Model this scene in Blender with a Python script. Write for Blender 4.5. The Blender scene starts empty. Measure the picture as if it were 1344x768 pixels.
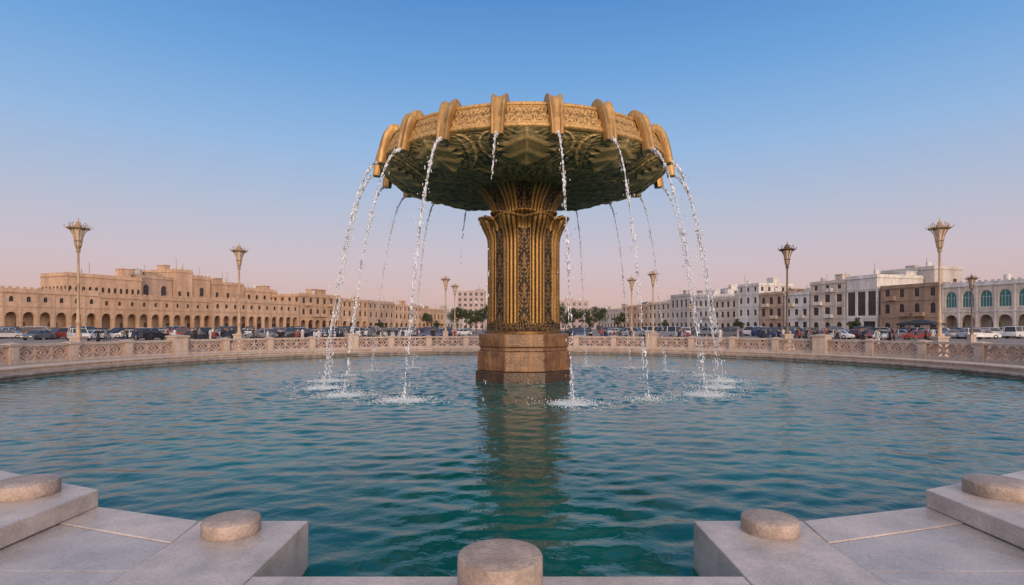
import bpy, math, random
import numpy as np
from mathutils import Vector, Matrix
R = random.Random(7)
NR = np.random.RandomState(11)
scene = bpy.context.scene
col = scene.collection
pi = math.pi

# ------------------------------------------------------------------ helpers
class MB:
    def __init__(s):
        s.v = []; s.f = []; s.m = []
    def add(s, vs, fs, mat=0):
        o = len(s.v)
        s.v.extend([tuple(p) for p in vs])
        for f in fs:
            s.f.append(tuple(i + o for i in f)); s.m.append(mat)
    def box(s, x0, x1, y0, y1, z0, z1, mat=0):
        vs = [(x0,y0,z0),(x1,y0,z0),(x1,y1,z0),(x0,y1,z0),(x0,y0,z1),(x1,y0,z1),(x1,y1,z1),(x0,y1,z1)]
        s.add(vs, [(0,3,2,1),(4,5,6,7),(0,1,5,4),(1,2,6,5),(2,3,7,6),(3,0,4,7)], mat)
    def prism(s, pts, z0, z1, mat=0):
        n = len(pts)
        a = sum(pts[i][0]*pts[(i+1)%n][1]-pts[(i+1)%n][0]*pts[i][1] for i in range(n))
        if a < 0: pts = pts[::-1]
        vs = [(p[0],p[1],z0) for p in pts] + [(p[0],p[1],z1) for p in pts]
        fs = [tuple(range(n-1,-1,-1)), tuple(range(n,2*n))]
        fs += [(i,(i+1)%n,n+(i+1)%n,n+i) for i in range(n)]
        s.add(vs, fs, mat)
    def lathe(s, prof, n=24, mat=0, cx=0, cy=0, a0=0.0):
        vs = []; fs = []
        for (r,z) in prof:
            for i in range(n):
                a = a0 + 2*pi*i/n
                vs.append((cx+r*math.cos(a), cy+r*math.sin(a), z))
        for j in range(len(prof)-1):
            for i in range(n):
                k = (i+1)%n
                fs.append((j*n+i, j*n+k, (j+1)*n+k, (j+1)*n+i))
        if prof[0][0] > 1e-4: fs.append(tuple(range(n-1,-1,-1)))
        if prof[-1][0] > 1e-4:
            o = (len(prof)-1)*n; fs.append(tuple(range(o,o+n)))
        s.add(vs, fs, mat)
    def tube(s, pts, rad, n=6, mat=0):
        vs=[]; fs=[]
        P=[Vector(p) for p in pts]
        for i,p in enumerate(P):
            d=(P[min(i+1,len(P)-1)]-P[max(i-1,0)]).normalized()
            up=Vector((0,0,1)) if abs(d.z)<.95 else Vector((1,0,0))
            a=d.cross(up).normalized(); b=a.cross(d).normalized()
            r=rad[i] if isinstance(rad,(list,tuple)) else rad
            for k in range(n):
                t=2*pi*k/n
                vs.append(p+a*(r*math.cos(t))+b*(r*math.sin(t)))
        for i in range(len(P)-1):
            for k in range(n):
                q=(k+1)%n
                fs.append((i*n+k,(i+1)*n+k,(i+1)*n+q,i*n+q))
        fs.append(tuple(range(n))); fs.append(tuple(range((len(P)-1)*n+n-1,(len(P)-1)*n-1,-1)))
        s.add(vs,fs,mat)
    def mesh(s, name, mats, smooth=35):
        me = bpy.data.meshes.new(name)
        me.from_pydata(s.v, [], s.f)
        for m in mats: me.materials.append(m)
        me.polygons.foreach_set('material_index', s.m)
        if smooth:
            me.polygons.foreach_set('use_smooth', [True]*len(s.f))
            me.update()
            me.set_sharp_from_angle(angle=math.radians(smooth))
        me.update()
        return me
    def obj(s, name, mats, parent=None, smooth=35):
        return mk(name, s.mesh(name, mats, smooth), parent)

def mk(name, data, parent=None, loc=None, rz=None):
    o = bpy.data.objects.new(name, data)
    col.objects.link(o)
    if parent is not None: o.parent = parent
    if loc is not None: o.location = loc
    if rz is not None: o.rotation_euler = (0,0,rz)
    return o
def tag(o, label, cat=None, group=None, kind=None):
    if label: o["label"] = label
    if cat: o["category"] = cat
    if group: o["group"] = group
    if kind: o["kind"] = kind
    return o
def bevel(o, w=.015, seg=2):
    m = o.modifiers.new("bevel","BEVEL"); m.width=w; m.segments=seg; m.limit_method='ANGLE'; m.angle_limit=math.radians(40)

# ------------------------------------------------------------------ materials
def newmat(name):
    m = bpy.data.materials.new(name); m.use_nodes = True
    nt = m.node_tree; b = nt.nodes["Principled BSDF"]
    return m, nt, b
def N(nt, t, **kw):
    n = nt.nodes.new(t)
    for k,v in kw.items(): setattr(n,k,v)
    return n
def stone(name, c, c2=None, rough=.8, scale=1.0, bump=.3, spec=.3, metallic=0, fine=30, grain=.45, stain=0.0, veins=0.0):
    m, nt, b = newmat(name); L = nt.links
    if c2 is None: c2 = tuple(x*.72 for x in c)
    tc = N(nt,'ShaderNodeTexCoord')
    n1 = N(nt,'ShaderNodeTexNoise'); n1.inputs['Scale'].default_value=scale; n1.inputs['Detail'].default_value=8; n1.inputs['Roughness'].default_value=.65
    L.new(tc.outputs['Object'], n1.inputs['Vector'])
    r1 = N(nt,'ShaderNodeValToRGB'); r1.color_ramp.elements[0].position=.3; r1.color_ramp.elements[1].position=.7
    r1.color_ramp.elements[0].color=(*c2,1); r1.color_ramp.elements[1].color=(*c,1)
    L.new(n1.outputs['Fac'], r1.inputs['Fac'])
    n2 = N(nt,'ShaderNodeTexNoise'); n2.inputs['Scale'].default_value=scale*fine; n2.inputs['Detail'].default_value=6
    L.new(tc.outputs['Object'], n2.inputs['Vector'])
    mx = N(nt,'ShaderNodeMix', data_type='RGBA', blend_type='MULTIPLY'); mx.inputs[0].default_value=grain
    r2 = N(nt,'ShaderNodeValToRGB'); r2.color_ramp.elements[0].position=.3; r2.color_ramp.elements[0].color=(.5,.5,.5,1); r2.color_ramp.elements[1].position=.65; r2.color_ramp.elements[1].color=(1.1,1.1,1.1,1)
    L.new(n2.outputs['Fac'], r2.inputs['Fac'])
    L.new(r1.outputs['Color'], mx.inputs[6]); L.new(r2.outputs['Color'], mx.inputs[7])
    out = mx.outputs[2]
    if stain>0:   # vertical run-off streaks
        mp=N(nt,'ShaderNodeMapping'); mp.inputs['Scale'].default_value=(1,1,.16); L.new(tc.outputs['Object'],mp.inputs['Vector'])
        n3=N(nt,'ShaderNodeTexNoise'); n3.inputs['Scale'].default_value=scale*5; n3.inputs['Detail'].default_value=7; L.new(mp.outputs[0],n3.inputs['Vector'])
        r3=N(nt,'ShaderNodeValToRGB'); r3.color_ramp.elements[0].position=.38; r3.color_ramp.elements[0].color=(.3,.28,.27,1); r3.color_ramp.elements[1].position=.6; r3.color_ramp.elements[1].color=(1,1,1,1)
        L.new(n3.outputs['Fac'],r3.inputs['Fac'])
        m3=N(nt,'ShaderNodeMix',data_type='RGBA',blend_type='MULTIPLY'); m3.inputs[0].default_value=stain
        L.new(out,m3.inputs[6]); L.new(r3.outputs['Color'],m3.inputs[7]); out=m3.outputs[2]
    if veins>0:   # broad worn / damp patches
        n4=N(nt,'ShaderNodeTexNoise'); n4.inputs['Scale'].default_value=1.6; n4.inputs['Detail'].default_value=10; n4.inputs['Roughness'].default_value=.72; L.new(tc.outputs['Object'],n4.inputs['Vector'])
        r4=N(nt,'ShaderNodeValToRGB'); e=r4.color_ramp.elements; e[0].position=.38; e[0].color=(.55,.53,.52,1); e[1].position=.58; e[1].color=(1,1,1,1)
        L.new(n4.outputs['Fac'],r4.inputs['Fac'])
        m4=N(nt,'ShaderNodeMix',data_type='RGBA',blend_type='MULTIPLY'); m4.inputs[0].default_value=veins
        L.new(out,m4.inputs[6]); L.new(r4.outputs['Color'],m4.inputs[7]); out=m4.outputs[2]
        rr=N(nt,'ShaderNodeMapRange'); rr.inputs['From Min'].default_value=.38; rr.inputs['From Max'].default_value=.6; rr.inputs['To Min'].default_value=max(.12,rough-.22); rr.inputs['To Max'].default_value=rough
        L.new(n4.outputs['Fac'],rr.inputs['Value']); L.new(rr.outputs[0],b.inputs['Roughness'])
    else: b.inputs['Roughness'].default_value=rough
    L.new(out, b.inputs['Base Color'])
    b.inputs['Metallic'].default_value=metallic
    b.inputs['Specular IOR Level'].default_value=spec
    bp = N(nt,'ShaderNodeBump'); bp.inputs['Strength'].default_value=bump; bp.inputs['Distance'].default_value=.02
    L.new(n2.outputs['Fac'], bp.inputs['Height']); L.new(bp.outputs['Normal'], b.inputs['Normal'])
    return m
def plain(name, c, rough=.5, metallic=0, spec=.5):
    m, nt, b = newmat(name); L=nt.links
    tc=N(nt,'ShaderNodeTexCoord'); n=N(nt,'ShaderNodeTexNoise'); n.inputs['Scale'].default_value=3; n.inputs['Detail'].default_value=5
    L.new(tc.outputs['Object'],n.inputs['Vector'])
    r=N(nt,'ShaderNodeValToRGB'); r.color_ramp.elements[0].color=(*[x*.75 for x in c],1); r.color_ramp.elements[1].color=(*[min(1,x*1.15) for x in c],1)
    L.new(n.outputs['Fac'],r.inputs['Fac']); L.new(r.outputs['Color'],b.inputs['Base Color'])
    b.inputs['Roughness'].default_value=rough; b.inputs['Metallic'].default_value=metallic; b.inputs['Specular IOR Level'].default_value=spec
    return m
def relief_mat(name, low, high, rough=.4, metallic=.7, lo=.2, hi=.7, streak=True, grime=.7):
    m, nt, b = newmat(name); L=nt.links
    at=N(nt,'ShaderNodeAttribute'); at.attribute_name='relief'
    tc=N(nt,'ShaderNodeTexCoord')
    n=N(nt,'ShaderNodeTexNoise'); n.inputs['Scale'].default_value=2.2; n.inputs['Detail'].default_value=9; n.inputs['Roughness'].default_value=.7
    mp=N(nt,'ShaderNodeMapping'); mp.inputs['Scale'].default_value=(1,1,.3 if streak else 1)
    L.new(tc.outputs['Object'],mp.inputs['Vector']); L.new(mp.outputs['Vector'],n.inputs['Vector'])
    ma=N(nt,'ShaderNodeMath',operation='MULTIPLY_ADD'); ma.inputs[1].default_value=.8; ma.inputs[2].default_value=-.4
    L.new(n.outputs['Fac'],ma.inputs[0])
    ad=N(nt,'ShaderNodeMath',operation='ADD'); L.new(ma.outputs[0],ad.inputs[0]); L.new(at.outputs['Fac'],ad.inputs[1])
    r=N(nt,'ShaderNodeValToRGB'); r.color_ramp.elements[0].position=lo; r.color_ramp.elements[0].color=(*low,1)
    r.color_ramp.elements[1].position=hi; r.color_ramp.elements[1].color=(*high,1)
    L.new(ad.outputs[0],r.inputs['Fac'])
    n2=N(nt,'ShaderNodeTexNoise'); n2.inputs['Scale'].default_value=14; n2.inputs['Detail'].default_value=6
    L.new(tc.outputs['Object'],n2.inputs['Vector'])
    mx=N(nt,'ShaderNodeMix',data_type='RGBA',blend_type='MULTIPLY'); mx.inputs[0].default_value=grime
    r2=N(nt,'ShaderNodeValToRGB'); r2.color_ramp.elements[0].position=.35; r2.color_ramp.elements[0].color=(.45,.42,.4,1); r2.color_ramp.elements[1].position=.6; r2.color_ramp.elements[1].color=(1.1,1.1,1.1,1)
    L.new(n2.outputs['Fac'],r2.inputs['Fac']); L.new(r.outputs['Color'],mx.inputs[6]); L.new(r2.outputs['Color'],mx.inputs[7])
    L.new(mx.outputs[2],b.inputs['Base Color'])
    rr=N(nt,'ShaderNodeMapRange'); rr.inputs['To Min'].default_value=rough-.1; rr.inputs['To Max'].default_value=rough+.2
    L.new(n2.outputs['Fac'],rr.inputs['Value']); L.new(rr.outputs[0],b.inputs['Roughness'])
    b.inputs['Metallic'].default_value=metallic
    bp=N(nt,'ShaderNodeBump'); bp.inputs['Strength'].default_value=.3; bp.inputs['Distance'].default_value=.03
    L.new(n2.outputs['Fac'],bp.inputs['Height']); L.new(bp.outputs['Normal'],b.inputs['Normal'])
    return m

M_fg = stone("pale_marble",(.57,.49,.44),(.43,.375,.335),rough=.45,scale=1.6,bump=.22,fine=30,grain=.4,veins=.45,spec=.45)
M_fg2 = stone("grey_marble_slab",(.51,.455,.42),(.38,.345,.325),rough=.40,scale=1.9,bump=.18,fine=24,grain=.4,veins=.5,spec=.5)
M_joint = stone("dark_joint",(.10,.09,.08),rough=.9)
M_boll = stone("weathered_bollard_stone",(.50,.40,.33),(.28,.22,.18),rough=.6,scale=3,bump=.45,fine=14,grain=.5,veins=.45)
M_rim = stone("pool_rim_stone",(.42,.36,.31),(.27,.22,.19),rough=.6,scale=.6,fine=12,stain=.5)
M_pave = stone("plaza_paving",(.38,.34,.30),(.27,.24,.22),rough=.7,scale=.3)
M_bal = stone("cream_pink_balustrade_stone",(.60,.43,.33),(.46,.32,.24),rough=.75,scale=1.2,fine=14,stain=.25)
M_bal2 = stone("cream_balustrade_stone",(.60,.49,.40),(.46,.37,.30),rough=.75,scale=1.2,fine=14,stain=.25)
M_base = stone("brown_pedestal_stone",(.38,.205,.088),(.16,.08,.038),rough=.42,scale=1.7,bump=.5,spec=.45,fine=9,stain=.45,veins=.7)
M_wet = stone("dark_wet_stone",(.10,.055,.028),(.03,.018,.012),rough=.22,scale=2,spec=.5,fine=9)
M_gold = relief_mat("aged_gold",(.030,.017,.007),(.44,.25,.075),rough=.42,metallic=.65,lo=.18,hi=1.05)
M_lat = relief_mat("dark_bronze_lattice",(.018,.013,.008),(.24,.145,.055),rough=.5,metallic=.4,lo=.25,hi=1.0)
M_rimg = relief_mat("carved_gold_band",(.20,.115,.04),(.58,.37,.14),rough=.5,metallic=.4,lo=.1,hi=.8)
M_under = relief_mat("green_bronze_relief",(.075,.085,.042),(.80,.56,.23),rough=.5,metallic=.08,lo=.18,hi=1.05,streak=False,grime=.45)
M_spout = stone("gold_bronze_spout",(.58,.355,.125),(.32,.185,.06),rough=.42,scale=1.6,metallic=.45,spec=.5,fine=8,stain=.3,grain=.35)
M_lampm = stone("lamp_bronze",(.55,.40,.26),(.38,.27,.17),rough=.5,metallic=.25,scale=2)
M_lampd = stone("lamp_dark_bronze",(.22,.145,.10),(.14,.09,.06),rough=.5,metallic=.3,scale=2)
M_glass = plain("window_glass",(.03,.035,.045),rough=.12)
M_teal = plain("teal_shutter",(.03,.18,.17),rough=.4)
M_frame = plain("window_frame",(.12,.09,.07),rough=.6)
M_framew = plain("pale_window_frame",(.6,.57,.52),rough=.6)
M_tyre = plain("tyre_rubber",(.02,.02,.02),rough=.8)
M_hl = plain("headlight_glass",(.7,.7,.65),rough=.2)
M_fruit = plain("lamp_frost",(.62,.50,.38),rough=.35)

# ------------------------------------------------------------------ world, sun, camera
w = bpy.data.worlds.new("World"); scene.world = w; w.use_nodes = True
nt = w.node_tree; L = nt.links
for n in list(nt.nodes): nt.nodes.remove(n)
out = N(nt,'ShaderNodeOutputWorld')
tc = N(nt,'ShaderNodeTexCoord'); sx = N(nt,'ShaderNodeSeparateXYZ'); L.new(tc.outputs['Generated'],sx.inputs[0])
ramp = N(nt,'ShaderNodeValToRGB'); L.new(sx.outputs['Z'],ramp.inputs['Fac'])
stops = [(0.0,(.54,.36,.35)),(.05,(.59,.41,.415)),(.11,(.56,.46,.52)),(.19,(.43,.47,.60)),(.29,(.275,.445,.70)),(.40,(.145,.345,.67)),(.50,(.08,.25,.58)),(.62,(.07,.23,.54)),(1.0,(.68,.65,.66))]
cr = ramp.color_ramp
while len(cr.elements) < len(stops): cr.elements.new(.5)
for e,(p,c) in zip(cr.elements,stops): e.position=p; e.color=(*c,1)
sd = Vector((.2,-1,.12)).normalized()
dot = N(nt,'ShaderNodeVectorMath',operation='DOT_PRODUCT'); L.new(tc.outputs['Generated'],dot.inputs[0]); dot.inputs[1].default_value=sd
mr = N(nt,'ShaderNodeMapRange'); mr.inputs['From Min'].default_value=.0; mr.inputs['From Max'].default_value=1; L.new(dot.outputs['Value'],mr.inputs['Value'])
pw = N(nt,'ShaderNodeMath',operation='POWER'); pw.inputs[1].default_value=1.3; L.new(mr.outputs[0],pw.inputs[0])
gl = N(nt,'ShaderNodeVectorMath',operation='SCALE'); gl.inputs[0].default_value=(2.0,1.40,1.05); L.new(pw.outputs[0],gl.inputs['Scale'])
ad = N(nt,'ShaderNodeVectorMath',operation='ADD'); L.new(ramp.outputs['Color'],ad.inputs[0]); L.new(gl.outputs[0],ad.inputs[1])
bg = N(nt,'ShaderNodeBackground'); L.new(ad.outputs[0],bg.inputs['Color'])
sky = N(nt,'ShaderNodeTexSky'); sky.sky_type='NISHITA'; sky.sun_disc=False; sky.sun_elevation=math.radians(8); sky.sun_rotation=math.radians(169)
bg2 = N(nt,'ShaderNodeBackground'); L.new(sky.outputs[0],bg2.inputs['Color']); bg2.inputs['Strength'].default_value=.012
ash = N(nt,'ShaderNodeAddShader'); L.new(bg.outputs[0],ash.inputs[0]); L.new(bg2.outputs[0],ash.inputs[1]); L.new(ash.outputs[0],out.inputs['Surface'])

sl = bpy.data.lights.new("sun","SUN"); sl.energy=1.3; sl.angle=math.radians(12); sl.color=(1,.76,.54)
so = bpy.data.objects.new("sun",sl); col.objects.link(so)
so.rotation_euler = Vector((-.2,1,-.16)).to_track_quat('-Z','Y').to_euler()
so.location=(20,-40,30)

HC=2.2
cam = bpy.data.cameras.new("camera"); co = bpy.data.objects.new("camera",cam); col.objects.link(co)
co.location=(0,0,HC); co.rotation_euler=(pi/2,0,0)
cam.sensor_width=36; cam.lens=20.1; cam.shift_y=.0327; cam.clip_end=8000; cam.clip_start=.05
scene.camera=co
scene.view_settings.view_transform='Standard'; scene.view_settings.look='None'; scene.view_settings.exposure=0
F=750.0
def wx(px,d): return (px-672)/F*d

# ------------------------------------------------------------------ ground
PC=(0.3,25.0)
GZ=.15
def annulus(name, z, mat, rings, n=160, label=None):
    mb=MB(); rr=rings; vs=[]; fs=[]
    for r in rr:
        for i in range(n):
            a=2*pi*i/n; vs.append((PC[0]+r*math.cos(a),PC[1]+r*math.sin(a),z))
    for j in range(len(rr)-1):
        for i in range(n):
            k=(i+1)%n
            fs.append((j*n+i,(j+1)*n+i,(j+1)*n+k,j*n+k))
    mb.add(vs,fs); o=mb.obj(name,[mat],smooth=0); tag(o,label,kind="structure"); return o
M_ground = stone("dusty_plaza_ground",(.27,.235,.21),(.18,.155,.14),rough=.85,scale=.08,fine=25)
M_asph = stone("asphalt",(.06,.058,.058),(.04,.04,.04),rough=.8,scale=.3)
annulus("ground",GZ,M_ground,[23,60,150,400,1200,5000],label="wide dusty paved ground around the basin")
annulus("road",GZ+.004,M_asph,[38,52],label="asphalt ring road around the fountain plaza")
annulus("road_marking",GZ+.008,plain("road_paint",(.7,.7,.66)),[44.9,45.05],label="white painted line on the ring road")

amin, amax = math.radians(-90+19), math.radians(270-19)
def ring_profile(name, prof, mat, a0, a1, n=220, parent=None):
    vs=[]; fs=[]; m=len(prof)
    for i in range(n+1):
        a=a0+(a1-a0)*i/n
        for (r,z) in prof: vs.append((PC[0]+r*math.cos(a),PC[1]+r*math.sin(a),z))
    for i in range(n):
        for j in range(m-1):
            fs.append((i*m+j,i*m+j+1,(i+1)*m+j+1,(i+1)*m+j))
    mb=MB(); mb.add(vs,[f[::-1] for f in fs]); return mb.obj(name,[mat],parent,smooth=30)
o=ring_profile("pavement",[(22.05,.30),(22.05,.38),(24.9,.38),(24.9,.0)],M_pave,amin,amax); tag(o,"stone paved walk around the pool",kind="structure")
rim=bpy.data.objects.new("pool_rim",None); col.objects.link(rim); tag(rim,"curved two-step pale stone pool rim","pool rim")
ring_profile("lower_step",[(20.6,-.6),(20.6,.1),(20.52,.13),(20.52,.2),(20.56,.23),(21.2,.23)],M_rim,amin,amax,parent=rim)
ns=90
for i in range(ns):
    a0=amin+(amax-amin)*i/ns+.0006; a1=amin+(amax-amin)*(i+1)/ns-.0006
    mb=MB(); prof=[(21.12,.24),(21.12,.36),(21.06,.38),(21.06,.44),(21.1,.46),(22.0,.46),(22.04,.44),(22.04,.24)]
    m_=len(prof); vs=[]
    for k in range(4):
        a=a0+(a1-a0)*k/3
        for (r,z) in prof: vs.append((PC[0]+r*math.cos(a),PC[1]+r*math.sin(a),z))
    fs=[((k+1)*m_+j,(k+1)*m_+j+1,k*m_+j+1,k*m_+j) for k in range(3) for j in range(m_-1)]
    fs+= [tuple(range(m_-1,-1,-1)),tuple(range(3*m_,4*m_))]
    mb.add(vs,fs); mb.obj("coping_stone",[M_bal2],rim,smooth=30)

# ------------------------------------------------------------------ foreground stonework
def slab(name, pts, z0, z1, mat, parent, bw=.010):
    mb=MB(); mb.prism(pts,z0,z1); o=mb.obj(name,[mat],parent,smooth=30); bevel(o,bw,3); return o
def terrace(side):
    cx = 1.85 if side<0 else 1.65
    up = 4.05
    e=bpy.data.objects.new("stone_terrace",None); col.objects.link(e)
    tag(e,"stepped pale marble terrace block at the water's edge","terrace")
    sg = -1 if side<0 else 1
    P=lambda pts:[(sg*x,y) for x,y in pts]
    slab("corner_block",P([(cx,2.6),(cx,5.2),(cx+.99,5.2),(cx+.93,4.67),(cx+.93,2.6)]),-.6,.43,M_fg,e)
    slab("corner_block",P([(cx+.002,-3),(cx+.002,2.592),(cx+.93,2.592),(cx+.93,-3)]),-.6,.43,M_fg,e)
    slab("edge_stone",P([(cx+.937,4.677),(cx+1.0,5.2),(up+.05,5.62),(6.8,6.75),(6.8,6.2),(up+.1,5.17)]),-.6,.43,M_fg,e)
    slab("paving_slab",P([(cx+.937,4.15),(cx+.937,4.665),(up+.1,5.16),(up+.1,4.15)]),-.2,.422,M_fg2,e,.006)
    slab("paving_slab",P([(cx+.937,2.0),(cx+.937,4.143),(up+.1,4.143),(up+.1,2.0)]),-.2,.422,M_fg2,e,.006)
    slab("paving_slab",P([(cx+.937,-3),(cx+.937,1.993),(up+.1,1.993),(up+.1,-3)]),-.2,.422,M_fg2,e,.006)
    slab("mortar_bed",P([(cx+.1,-2.9),(cx+.1,4.6),(cx+.9,4.9),(6.6,6.3),(6.6,-2.9)]),-.5,.405,M_joint,e,.001)
    slab("upper_block",P([(up,-3),(up,5.6),(5.2,6.12),(5.2,-3)]),.432,.6,M_fg,e)
    slab("upper_block",P([(5.206,-3),(5.206,6.123),(7.8,7.35),(7.8,-3)]),.432,.6,M_fg,e)
terrace(-1); terrace(1)
o=slab("stone_ledge",[(-1.845,-3),(1.645,-3),(1.645,4.06),(-1.845,4.06)],-.6,.424,M_fg,None); tag(o,"pale stone ledge between two terrace blocks","ledge")

def bollard(x,y,z,r,h,label,n=64):
    mb=MB(); b=.022
    prof=[(r*.97,0),(r,.012),(r*1.0,h-b),(r-b*.3,h-b*.35),(r-b,h-.002),(r*.8,h+.006),(r*.4,h+.009),(0.0001,h+.01)]
    mb.lathe(prof,n)
    o=mb.obj("bollard",[M_boll],None,smooth=35); o.location=(x,y,z); tag(o,label,"bollard","round stone bollards by the pool"); return o
bollard(-.075,3.62,.424,.27,.34,"round weathered stone bollard on the ledge")
bollard(wx(304,4.92),4.92,.43,.235,.12,"low round stone disc on the corner block")
bollard(wx(1010,4.95),4.95,.43,.235,.12,"low round stone disc on the corner block")
bollard(wx(28,5.4),5.45,.6,.27,.13,"low round stone disc on the raised block")
bollard(wx(1315,5.4),5.45,.6,.27,.13,"low round stone disc on the raised block")

# ------------------------------------------------------------------ fountain
FC=(0.48,24.0)
fo=bpy.data.objects.new("fountain",None); col.objects.link(fo); fo.location=(FC[0],FC[1],0)
tag(fo,"tall golden carved bowl fountain on fluted column, spouting water","fountain")

def grid_lathe(name, fn, nt_, ns, mats, parent=fo):
    th=np.linspace(0,2*pi,nt_,endpoint=False)
    V=np.zeros((ns,nt_,3)); Rl=np.zeros((ns,nt_)); Mi=np.zeros((ns,nt_),int)
    for j in range(ns):
        r,z,h,mi=fn(th,j/(ns-1))
        V[j,:,0]=r*np.cos(th-pi/2); V[j,:,1]=r*np.sin(th-pi/2); V[j,:,2]=z; Rl[j]=h; Mi[j]=mi
    idx=np.arange(ns*nt_).reshape(ns,nt_); a=idx[:-1]; b=np.roll(idx,-1,axis=1)[:-1]; c=np.roll(idx,-1,axis=1)[1:]; d=idx[1:]
    faces=np.stack([a,b,c,d],-1).reshape(-1,4)
    me=bpy.data.meshes.new(name); me.from_pydata(V.reshape(-1,3).tolist(),[],faces.tolist())
    for m in mats: me.materials.append(m)
    me.polygons.foreach_set('material_index',Mi[:-1].reshape(-1).tolist())
    me.polygons.foreach_set('use_smooth',[True]*len(faces))
    at=me.attributes.new('relief','FLOAT','POINT'); at.data.foreach_set('value',Rl.reshape(-1).astype(np.float32))
    me.update(); return mk(name,me,parent)
def sstep(a,b,x):
    t=np.clip((x-a)/(b-a),0,1); return t*t*(3-2*t)
def arab(u,v):
    g=np.sin(5.2*u+2.6*np.sin(4.1*v+.7))+np.sin(6.1*v+2.4*np.sin(4.7*u))
    k=np.sin(11*u+2*np.sin(9*v))*np.sin(10*v+1.5)
    return sstep(-.1,.5,np.abs(g)-.35+.35*k)

# base tiers (octagonal, squat blocks)
for nm,prof,mt,bw in [("plinth",[(2.12,-.6),(2.12,.40)],M_wet,.03),
                      ("pedestal",[(2.04,.405),(2.04,1.20)],M_base,.045),
                      ("pedestal_band",[(1.92,1.205),(1.92,1.34)],M_base,.02),
                      ("pedestal_block",[(1.98,1.345),(1.98,1.90)],M_base,.06)]:
    mb=MB(); mb.lathe(prof,8,a0=pi/8)
    o=mb.obj(nm,[mt],fo,smooth=0); bevel(o,bw,3)

LATW=10.5
def colsec(th):
    ph=((th/(pi/4)+.5)%1-.5)*45.0
    ap=np.abs(ph)
    lat=ap<LATW
    wr=(45-2*LATW)/4.0
    rib=np.sqrt(np.clip(1-((((22.5-ap)+wr*2)%wr-wr/2)/(wr/2))**2,0,1))
    return ph,ap,lat,rib
Z0,Z1=1.88,6.62
def f_col(th,s):
    z=Z0+(Z1-Z0)*s
    ph,ap,lat,rib=colsec(th)
    big=np.clip(1-(np.abs(22.5-ap)/12.5)**2,0,1)
    ribr=1.42+.07*rib+.08*big
    # narrow patterned slot in the middle of each rib bundle
    u=ph/LATW
    motif=arab(np.abs(u)*1.1,z*2.6)
    ros=sstep(.55,.75,np.cos(z*5.2)*.5+.5)*np.exp(-(u/.28)**2)
    motif=np.maximum(motif*.75,ros)
    brd=sstep(.82,.90,np.abs(u))
    fl=sstep(5.3,6.6,z)**2.0
    bundle=np.clip(1-(np.abs(22.5-ap)/16)**4,0,1)
    r=np.where(lat,1.38+.025*motif*(1-brd)+.05*brd,ribr)
    r=r+fl*np.where(lat,.12,.28*bundle+.08)
    zig=2.22+.25*np.abs(((th/(pi/4))%1)-.5)*2
    inf=z<zig
    m2=arab(th*9,z*3.4)
    r=np.where(inf,1.50+.04*m2,r)
    rel=np.where(lat,motif*(1-brd)+brd*.8,.04+.92*rib**2.2)
    rel=np.where(inf,m2*.7,rel)
    edge=np.abs(z-zig)<.03
    r=np.where(edge,1.53,r); rel=np.where(edge,.6,rel)
    mi=np.where((lat&(np.abs(u)<.82))|(inf&~edge),1,0)
    if z<2.0: r=np.full_like(th,1.64); rel=np.full_like(th,.5); mi=np.zeros_like(mi)
    return r,np.full_like(th,z),rel,mi
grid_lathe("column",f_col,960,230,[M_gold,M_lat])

# two layers of thin curled petals over the rib bundles
def capital(zc, sc_, flare, off):
    def f(th,s):
        th2=th+off
        ph,ap,lat,rib=colsec(th2)
        x=np.abs(22.5-ap)/22.5
        pet=np.sqrt(np.clip(1-x**2.2,0,1)); t=s
        r=1.46*sc_+.08*pet+(flare*pet)*sstep(.0,.62,t)**1.4+.05*pet*np.sin(t*pi)-.07*pet*sstep(.75,1,t)+.03*rib*pet
        z=zc+.38*math.sin(min(t,.62)/.62*pi/2)+(.12*pet)*sstep(.1,.6,t)-.15*sstep(.66,1,t)*pet-.14*(1-pet)
        return r,z,.12+.65*rib+.30*(1 if .55<t<.8 else 0),0
    return f
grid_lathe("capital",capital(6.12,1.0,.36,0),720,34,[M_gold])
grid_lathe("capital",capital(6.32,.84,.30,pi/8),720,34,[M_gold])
def f_capin(th,s):
    ph,ap,lat,rib=colsec(th)
    x=np.abs(22.5-ap)/22.5; pet=np.sqrt(np.clip(1-x**2.2,0,1))
    r=(1.50+.26*pet)*(1-s)+1.15*s
    return r,6.48+.16*s-.04*(1-s)*(1-pet),.1+.3*rib,0
grid_lathe("capital_shoulder",f_capin,320,8,[M_gold])
def f_neck(th,s):
    z=6.45+(7.95-6.45)*s
    ph,ap,lat,rib=colsec(th)
    bundle=np.clip(1-(np.abs(22.5-ap)/18)**3,0,1)
    r=1.22+.06*rib+.06*bundle+(.72+.14*bundle)*max(0,(s-.22)/.78)**1.7+.20*max(0,(.2-s)/.2)**2
    r=np.where(lat,r-.03,r)
    m=arab(np.abs(ph/LATW)*1.1,z*3)
    return r,np.full_like(th,z),np.where(lat,m*.7,.06+.9*rib**2),np.where(lat,1,0)
grid_lathe("neck",f_neck,640,60,[M_gold,M_lat])

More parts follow.
